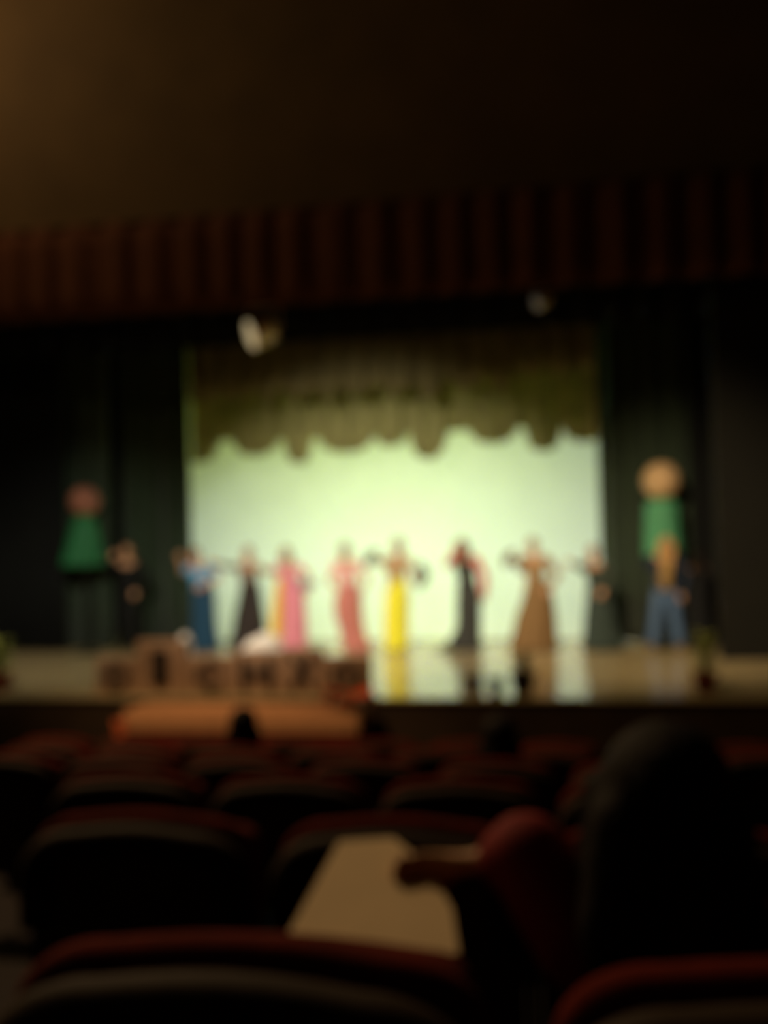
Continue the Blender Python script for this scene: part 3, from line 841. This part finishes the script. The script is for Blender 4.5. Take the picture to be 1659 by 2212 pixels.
# pale bundles behind the blocks
M_white = mat('white_cloth', (232, 226, 216), 0.85, 0.06, 8, 0.2, 60)
def bundle(label, px, w, top, Y, seed):
    c = at(px, 1470, Y=Y); tp = at(px, top, Y=Y); mpp = (at(px + 10, 1450, Y=Y) - at(px, 1450, Y=Y)).x / 10
    hh = tp.z - STAGE; rd = random.Random(seed); b = MB()
    for i in range(9):
        a = rd.uniform(0, 6.28); r = rd.uniform(0.0, 0.30) * w * mpp
        z = hh * rd.uniform(0.25, 0.74)
        b.ell((math.cos(a) * r, math.sin(a) * 0.08, z), (w * mpp * 0.24, 0.12, hh * 0.26), 14, 9, Matrix.Rotation(rd.uniform(-0.6, 0.6), 3, 'Y'))
    b.ell((0, 0, hh * 0.4), (w * mpp * 0.44, 0.16, hh * 0.4))
    o = b.fused('cloth_bundle', M_white, None, 0.02, 3)
    for v in o.data.vertices: v.co.z = max(v.co.z, 0.002)
    o.location = (c.x, Y, STAGE); tag(o, label, 'cloth', 'white bundles on the stage edge')
bundle('small white cloth bundle behind the tall narrow letter block', 398, 56, 1368, 0.42, 3)
bundle('broad white cloth bundle behind the wide square letter block', 562, 130, 1362, 0.42, 4)

# pots
M_pot = mat('terracotta_pot', (110, 44, 26), 0.75, 0.15, 10)
M_potd = mat('dark_pot', (42, 30, 20), 0.6, 0.15, 10)
M_soil = mat('soil', (30, 22, 16), 0.95, 0.3, 40)
M_leafy = mat('yellow_green_leaf', (140, 142, 66), 0.6, 0.25, 12)
M_leafd = mat('dull_green_leaf', (96, 104, 62), 0.6, 0.25, 12)
def leaf(b, p, d, L, w, droop=0.4):
    d = Vector(d).normalized(); sd = d.cross(Vector((0, 0, 1)))
    sd = sd.normalized() if sd.length > 1e-3 else Vector((1, 0, 0)); vs = []; n = 5
    for i in range(n + 1):
        t = i / n; c = Vector(p) + d * L * t + Vector((0, 0, -droop * L * t * t)); ww = w * math.sin(math.pi * (0.08 + 0.92 * t)) ** 0.8 * 0.5
        vs += [c - sd * ww, c + Vector((0, 0, 0.12 * w)), c + sd * ww]
    fs = []
    for i in range(n):
        q = i * 3; fs += [(q, q + 1, q + 4, q + 3), (q + 1, q + 2, q + 5, q + 4)]
    b.add(vs, fs)
def pot(label, px, w, rim, Y, plant=None, pm=None, group=None, base_py=1504):
    c = at(px, base_py, Y=Y); mpp = (at(px + 10, 1480, Y=Y) - at(px, 1480, Y=Y)).x / 10
    hh = at(px, rim, Y=Y).z - STAGE; r = w * mpp / 2
    root = thing('potted_plant' if plant else 'pot', label, 'plant' if plant else 'pot', (c.x, Y, STAGE), 0, group)
    b = MB(); b.lathe([(r * 0.68, 0.002), (r * 0.92, hh * 0.78), (r, hh * 0.78), (r, hh), (r * 0.86, hh), (r * 0.84, hh * 0.86)], n=24); b.build('pot', pm, root)
    b = MB(); b.lathe([(r * 0.84, hh * 0.80), (r * 0.83, hh * 0.9)], n=20); b.build('soil', M_soil, root)
    if plant:
        top, lm, hw, n, seed = plant; ht = at(px, top, Y=Y).z - STAGE - hh * 0.88; rd = random.Random(seed)
        b = MB()
        for k in range(3):
            a = k * 2.1; b.tube([(0.02 * math.cos(a), 0.02 * math.sin(a), hh * 0.85), (0.05 * math.cos(a), 0.05 * math.sin(a), hh * 0.85 + ht * 0.8)], [0.009, 0.004], 6)
        b.build('stem', M_leafd, root)
        me = []
        for v in range(4):
            q = MB(); leaf(q, (0, 0, 0), (1, 0, 0.55 + 0.3 * v), hw * mpp * (1.0 + 0.15 * v), hw * mpp * 0.55, 0.5); me.append(q.mesh('leaf', lm))
        for i in range(n):
            o = link('leaf', me[i % 4], root, (0.0, 0.0, hh * 0.85 + ht * (0.05 + 0.85 * i / n))); o.rotation_euler = (0, 0, i * 2.4 + rd.uniform(-0.3, 0.3))
    return root
pot('small dark cup shaped pot, leftmost of three on the stage edge below the black gown', 1026, 32, 1462, 0.05, None, M_potd, 'small pots on the stage edge')
pot('small dark cup shaped pot in the middle of three on the stage edge', 1072, 32, 1464, 0.05, None, M_potd, 'small pots on the stage edge')
pot('larger dark pot with a low pale plant, below the gold gown', 1131, 58, 1452, 0.08, (1420, M_leafd, 30, 20, 2), M_potd, 'plants on the stage edge')
pot('terracotta pot with a tall yellow green plant at the right end of the stage edge', 1525, 58, 1452, 0.1, (1366, M_leafy, 32, 44, 3), M_pot, 'plants on the stage edge')
pot('terracotta pot with a yellow green plant cut by the left picture edge', -4, 58, 1452, 0.15, (1385, M_leafy, 34, 44, 4), M_pot, 'plants on the stage edge')

# cloth covered table before the stage
TY0, TY1, TZ = -1.16, -0.42, 0.965
ta, tb_ = at(266, 1540, Y=TY0).x, at(775, 1540, Y=TY0).x
tc_ = (ta + tb_) / 2; tw = tb_ - ta
root = thing('table', 'long cloth covered table with tan top against the stage front', 'table', (tc_, (TY0 + TY1) / 2, 0))
td = TY1 - TY0
M_tcl = mat('tan_tablecloth', (180, 124, 80), 0.85, 0.06, 6, 0.1, 150)
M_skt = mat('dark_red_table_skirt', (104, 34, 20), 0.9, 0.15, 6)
M_wood = mat('dark_table_wood', (48, 34, 24), 0.6, 0.2, 6)
b = MB(); b.box((0, 0, TZ - 0.03), (tw - 0.04, td - 0.04, 0.03)); b.build('tabletop', M_wood, root, smooth=False)
for sx in (-1, 1):
    for sy in (-1, 1):
        b = MB(); b.box((sx * (tw / 2 - 0.1), sy * (td / 2 - 0.08), (TZ - 0.045) / 2), (0.05, 0.05, TZ - 0.045)); b.build('leg', M_wood, root, smooth=False)
def drape_ring(z, grow, wav, n=160):
    out = []; per = 2 * (tw + td)
    for i in range(n):
        s_ = per * i / n
        if s_ < tw: x, y, nx, ny = -tw / 2 + s_, -td / 2, 0, -1
        elif s_ < tw + td: x, y, nx, ny = tw / 2, -td / 2 + s_ - tw, 1, 0
        elif s_ < 2 * tw + td: x, y, nx, ny = tw / 2 - (s_ - tw - td), td / 2, 0, 1
        else: x, y, nx, ny = -tw / 2, td / 2 - (s_ - 2 * tw - td), -1, 0
        g = grow + wav * math.sin(s_ * 28 + 1.5 * math.sin(s_ * 3))
        if ny == 1: g = min(g, 0.01)
        out.append(Vector((x + nx * g, y + ny * g, z)))
    return out
b = MB(); b.rings([drape_ring(TZ - 0.02, 0.0, 0.0), drape_ring(TZ, 0.0, 0), drape_ring(TZ - 0.005, 0.008, 0), drape_ring(TZ - 0.10, 0.016, 0.003), drape_ring(TZ - 0.22, 0.022, 0.008)][1:], cap=False)
b.box((0, 0, TZ - 0.004), (tw, td, 0.008)); tcl = b.build('tablecloth', M_tcl, root)
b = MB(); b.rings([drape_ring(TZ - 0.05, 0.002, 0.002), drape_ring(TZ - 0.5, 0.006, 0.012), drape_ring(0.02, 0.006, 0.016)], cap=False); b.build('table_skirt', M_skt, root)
# loose cloth corner hanging at the left end
b = MB()
def corner(u, v):
    w = 0.16 * (1 - 0.75 * v)
    return (-tw / 2 - 0.03 + (u - 0.5) * w, -td / 2 - 0.035 + 0.012 * math.sin(u * 9 + v), TZ - 0.1 - 0.36 * v)
b.grid(corner, 8, 10, 0.008)
o = b.build('cloth_corner', mat('orange_red_cloth', (200, 96, 52), 0.85, 0.1, 8), tcl); o['label'] = 'orange red hanging cloth corner'

# red flowers on the right end of the table
fc = at(742, 1535, Y=-0.80); 
root = thing('flower_arrangement', 'bunch of red orange flowers at the right end of the table below the letter blocks', 'flowers', (tb_ - 0.13, -0.98, TZ + 0.002))
root.scale = (1.5, 1.4, 1.15)
M_fl = mat('red_orange_petal', (240, 90, 44), 0.6, 0.2, 8); M_fl2 = mat('deep_red_petal', (200, 44, 26), 0.6, 0.2, 8)
b = MB(); b.lathe([(0.07, 0.0), (0.1, 0.05), (0.11, 0.06), (0.11, 0.075), (0.09, 0.075), (0.085, 0.06)], n=20); b.build('bowl', M_potd, root)
rd = random.Random(5)
fl_me = []
for mm in (M_fl, M_fl2):
    q = MB()
    for lay, (L, w, up, cnt) in enumerate(((0.085, 0.06, 0.35, 7), (0.065, 0.05, 0.9, 6), (0.04, 0.035, 2.2, 5))):
        for i in range(cnt):
            a = 2 * math.pi * i / cnt + lay * 0.5; leaf(q, (0, 0, 0.004 * lay), (math.cos(a), math.sin(a), up), L, w, 0.25)
    fl_me.append(q.mesh('blossom', mm))
sp = [(-0.13, -0.03, 0.16, 0), (0.12, -0.04, 0.17, 0), (-0.02, -0.09, 0.09, 1), (0.05, 0.06, 0.12, 1), (-0.07, 0.07, 0.13, 0), (0.14, 0.05, 0.1, 1), (-0.16, 0.03, 0.09, 1), (0.06, -0.11, 0.06, 1)]
for x, y, z, k in sp:
    o = link('blossom', fl_me[k], root, (x, y, z)); o.rotation_euler = (0.5 * (1 if y < 0 else -0.4), 0.6 * x / 0.15, rd.uniform(0, 6))
    b = MB(); b.tube([(x * 0.2, y * 0.2, 0.05), (x * 0.6, y * 0.6, z * 0.6 + 0.02), (x, y, z)], 0.005, 6); o.parent = b.build('stem', M_leafd, root)


# ------------------------------------------------------------------ seats
M_plush = mat('dark_red_plush', (84, 19, 7), 0.95, 0.2, 20, 0.2, 250, spec=0.1)
M_shell = mat('seat_back_shell', (52, 38, 20), 0.55, 0.15, 6)
M_rail = mat('brown_seat_rail', (42, 27, 8), 0.75, 0.15, 8, spec=0.15)
M_iron = mat('seat_iron', (24, 22, 20), 0.6, 0.1, 10)
def outline(w, z0, z1, rc, n=10, sag=0.012):
    pts = [(-w / 2, z0), (w / 2, z0)]
    for i in range(n + 1):
        a = math.pi / 2 * i / n; pts.append((w / 2 - rc + rc * math.cos(a), z1 - rc * 0.75 + rc * 0.75 * math.sin(a)))
    for i in range(1, 6):
        t = i / 6; pts.append(((w / 2 - rc) * (1 - 2 * t), z1 + sag * math.sin(math.pi * t)))
    for i in range(n + 1):
        a = math.pi / 2 + math.pi / 2 * i / n; pts.append((-w / 2 + rc + rc * math.cos(a), z1 - rc * 0.75 + rc * 0.75 * math.sin(a)))
    return pts
def slab(b, w, z0, z1, rc, y0, y1, ed=0.018, lean=0.0):
    """rounded panel from y0 to y1 with softened edges"""
    rg = []
    for y, ins in ((y0, ed), (y0 + ed * 0.3, ed * 0.3), (y0 + ed, 0), (y1 - ed, 0), (y1 - ed * 0.3, ed * 0.3), (y1, ed)):
        rg.append([Vector((x, y - lean * (z - z0), z)) for x, z in outline(w - 2 * ins, z0 + ins, z1 - ins, max(rc - ins, 0.02))])
    b.rings(rg)
SW = 0.52
def make_seat(label):
    root = thing('theatre_seat', label, 'seat', (0, 0, 0))
    b = MB(); slab(b, SW, 0.36, 0.85, 0.11, 0.0, 0.056, 0.02); b.build('backrest', M_plush, root)
    b = MB(); slab(b, SW - 0.014, 0.30, 0.805, 0.10, -0.028, 0.004, 0.008); bp_ = b.build('back_panel', M_shell, root)
    b = MB(); ol = [p for p in outline(SW - 0.05, 0.50, 0.806, 0.10)[2:]]; ol = [(ol[0][0], 0.62)] + ol + [(ol[-1][0], 0.62)]
    b.tube([(x, -0.04, z) for x, z in ol], 0.032, 10); b.build('top_rail', M_rail, bp_)
    b = MB(); slab(b, SW - 0.07, 0.40, 0.80, 0.05, 0.10, 0.20, 0.03); b.build('seat_cushion', M_plush, root)
    for s in (-1, 1):
        x = s * (SW / 2 + 0.0125)
        b = MB(); b.box((x, 0.2, 0.60), (0.022, 0.34, 0.04)); b.build('armrest', M_wood, root, smooth=False, bevel=0.008)
        b = MB(); b.box((x, 0.1, 0.29), (0.02, 0.10, 0.58)); b.box((x, 0.12, 0.012), (0.024, 0.24, 0.05)); b.build('stand', M_iron, root, smooth=False)
    return root
PITCH_X = 0.575
rows = [('A', 1.06, 500, (0, 1)), ('B', 2.25, 300, (0, 1, 2)), ('C', 3.5, 625, (-1, 0, 1, 2)), ('D', 4.65, 790, (-3, -2, -1, 0, 1, 2)), ('E', 5.8, 505, (-2, -1, 0, 1, 2, 3, 4, 5)), ('F', 6.95, 640, (-3, -2, -1, 0, 1, 2, 3, 4, 5))]
rowname = {'A': 'the row nearest the camera', 'B': 'the second row ahead', 'C': 'the third row ahead', 'D': 'the fourth row ahead', 'E': 'the fifth row ahead', 'F': 'the sixth row ahead, farthest from the camera'}
SEATL = {('A', 0): 'red topped theatre seat with brown back, directly before the camera along the bottom edge', ('A', 1): 'theatre seat at the bottom right corner behind the child',
         ('B', 0): 'large dark theatre seat at the left, second row ahead', ('B', 1): 'dark theatre seat behind the pale paper sheet, second row ahead', ('B', 2): 'dark theatre seat ahead of the child, second row',
         ('C', -1): 'dark theatre seat at the left end of the third row', ('C', 0): 'dark theatre seat left of centre in the third row ahead', ('C', 1): 'dark theatre seat right of centre in the third row ahead', ('C', 2): 'dark theatre seat at the right of the third row ahead'}
ORD = ['first', 'second', 'third', 'fourth', 'fifth', 'sixth', 'seventh', 'eighth', 'ninth', 'tenth']
seat0 = None; SEATPOS = {}
for rn, d, px0, idx in rows:
    y = CAM.y + d
    c = at(px0, 1700, Y=y)
    for i in idx:
        x = c.x + PITCH_X * i; loc = (x, y, floor_z(y)); SEATPOS[rn, i] = loc
        lb = SEATL.get((rn, i), 'dark theatre seat, %s from the left in %s' % (ORD[i - idx[0]], rowname[rn]))
        if seat0 is None: seat0 = make_seat(lb); seat0.location = loc; seat0['group'] = 'theatre seats'
        else:
            st = copy_tree(seat0, loc, lb, 'theatre seats')
            if (rn, i) in (('E', 0), ('D', 1), ('A', 1)):          # seats with someone in them are folded down
                for ch in st.children:
                    if ch.name.startswith('seat_cushion'): ch.rotation_euler = (R(-90), 0, 0); ch.location = (0, -0.29, 0.56)


# ------------------------------------------------------------------ the audience
def seated(label, loc, h, hair_m, top_m, leg_m, headk=None, style='short', arms=None, group='audience members', sit=0.46):
    """built facing -Y then turned to face the stage"""
    k = h / 1.68
    root = thing('person', label, 'person', loc, math.pi, group)
    sz = 0.46 if headk is None else sit
    J = {}
    J['pelvis'] = Vector((0, -0.02, sz + 0.10 * k)); J['waist'] = Vector((0, 0.0, sz + 0.25 * k)); J['chest'] = Vector((0, 0.0, sz + 0.43 * k))
    J['neck'] = Vector((0, 0.0, sz + 0.585 * k)); J['head'] = Vector((0, -0.015, sz + 0.585 * k + 0.155 * (headk or k)))
    for s, q in ((-1, 'l'), (1, 'r')):
        J['sh_' + q] = Vector((s * 0.175 * k, 0, sz + 0.55 * k)); J['hip_' + q] = Vector((s * 0.085 * k, -0.04, sz + 0.07 * k))
        J['kn_' + q] = Vector((s * 0.09 * k, -0.42 * k, sz + 0.05 * k)); J['an_' + q] = Vector((s * 0.09 * k, -0.40 * k, max(0.08 * k, sz + 0.05 * k - 0.42 * k)))
        J['toe_' + q] = J['an_' + q] + Vector((0, -0.13 * k, -0.04 * k))
    A = {}
    for s, q in ((-1, 'l'), (1, 'r')):
        if arms and q in arms: A[q] = arms[q](J)
        else:
            el = J['sh_' + q] + Vector((s * 0.05 * k, -0.08 * k, -0.26 * k)); A[q] = (el, el + Vector((-s * 0.06 * k, -0.22 * k, 0.0)))
    body(root, J, h, False, A, 0.5, 0.0095, headk)
    hair(root, J, hair_m, headk or k, style)
    bodice(root, J, h, False, A, top_m, 'long_high' if style != 'long' else 'elbow', 'shirt', 0.014, 0.0 if style != 'long' else 0.016)
    b = MB(); P = J['pelvis']
    ring_body(b, [(P.x, P.y, P.z - 0.10 * k, 0.15 * k, 0.11 * k), (P.x, P.y, P.z, 0.17 * k, 0.125 * k), (P.x, P.y, P.z + 0.1 * k, 0.15 * k, 0.1 * k)])
    for q in 'lr':
        b.cone(J['hip_' + q], 0.09 * k, J['kn_' + q], 0.068 * k); b.cone(J['kn_' + q], 0.068 * k, J['an_' + q], 0.052 * k)
    b.fused('trousers', leg_m, root, 0.014, 2)
    for q in 'lr':
        an, toe = J['an_' + q], J['toe_' + q]; b = MB(); b.cone(an + Vector((0, 0.02, -0.03 * k)), 0.042 * k, toe, 0.034 * k); b.fused('shoe', SHOE, root, 0.011, 1)
    return root, J, A
M_dkshirt = cloth('dark_shirt', (24, 24, 24)); M_dkred = cloth('dark_red_shirt', (120, 8, 10)); M_jeans = cloth('dark_jeans', (24, 26, 34))
# head before the tan table
y = CAM.y + 5.8 + 0.21; c = Vector(SEATPOS['E', 0])
seated('dark haired audience member whose head shows before the tan table', (c.x, y, floor_z(y)), 1.0, H_dark, M_dkshirt, M_jeans, 0.98, 'bob')
y = CAM.y + 4.65 + 0.21; c = Vector(SEATPOS['D', 1])
seated('dark haired audience member right of centre in the fourth row', (c.x, y, floor_z(y)), 0.98, H_dark, M_dkshirt, M_jeans, 0.92, 'bob')

# child with the paper, right foreground
yc = CAM.y + 1.42; cc = at(1440, 1750, Y=yc)
hh_ = at(920, 1874, Y=yc + 0.06); ee_ = at(1140, 1850, Y=yc + 0.05)
fz = floor_z(yc)
def child_arm(J):
    el = Vector((-(ee_.x - cc.x), -(ee_.y - yc), ee_.z - fz)); wr = Vector((-(hh_.x - cc.x), -(hh_.y - yc), hh_.z - fz))
    wr = el + (wr - el) * 0.70
    return el, wr
seated('child with long dark hair and dark red shirt holding out a paper sheet', (cc.x, yc, fz), 1.04, H_dark, M_dkred, M_jeans, 0.95, 'long', {'r': child_arm}, None)

# the paper: a folded programme leaning in the child's hand
M_paper = mat('cream_paper', (226, 200, 160), 0.8, 0.05, 10, 0.05, 40)
o0 = at(800, 1950, d=1.46)
ex = (at(985, 2035, d=1.40) - at(612, 2035, d=1.44))
pts = [at(600, 2060, d=1.36), at(992, 2062, d=1.34), at(978, 1985, d=1.42), at(922, 1872, d=1.50), at(850, 1812, d=1.56), at(733, 1818, d=1.56)]
nrm = (pts[1] - pts[0]).cross(pts[4] - pts[0]).normalized()
org = pts[0]
pts = [p - nrm * (p - org).dot(nrm) for p in pts]
base = sum(pts, Vector()) / len(pts)
b = MB(); n = len(pts)
vs = [p - base + nrm * 0.002 for p in pts] + [p - base - nrm * 0.002 for p in pts]
b.add(vs, [tuple(range(n)), tuple(range(2 * n - 1, n - 1, -1))] + [(i, (i + 1) % n, n + (i + 1) % n, n + i) for i in range(n)])
root = thing('paper_programme', 'pale cream paper sheet held up in the foreground before a dark seat', 'paper', base)
b.build('cover', M_paper, root, smooth=False)
b = MB()
vs = [(p - base) * 0.985 - nrm * 0.0035 for p in pts] + [(p - base) * 0.985 - nrm * 0.0065 for p in pts]
b.add(vs, [tuple(range(n)), tuple(range(2 * n - 1, n - 1, -1))] + [(i, (i + 1) % n, n + (i + 1) % n, n + i) for i in range(n)])
b.build('inner_page', M_paper, root, smooth=False)
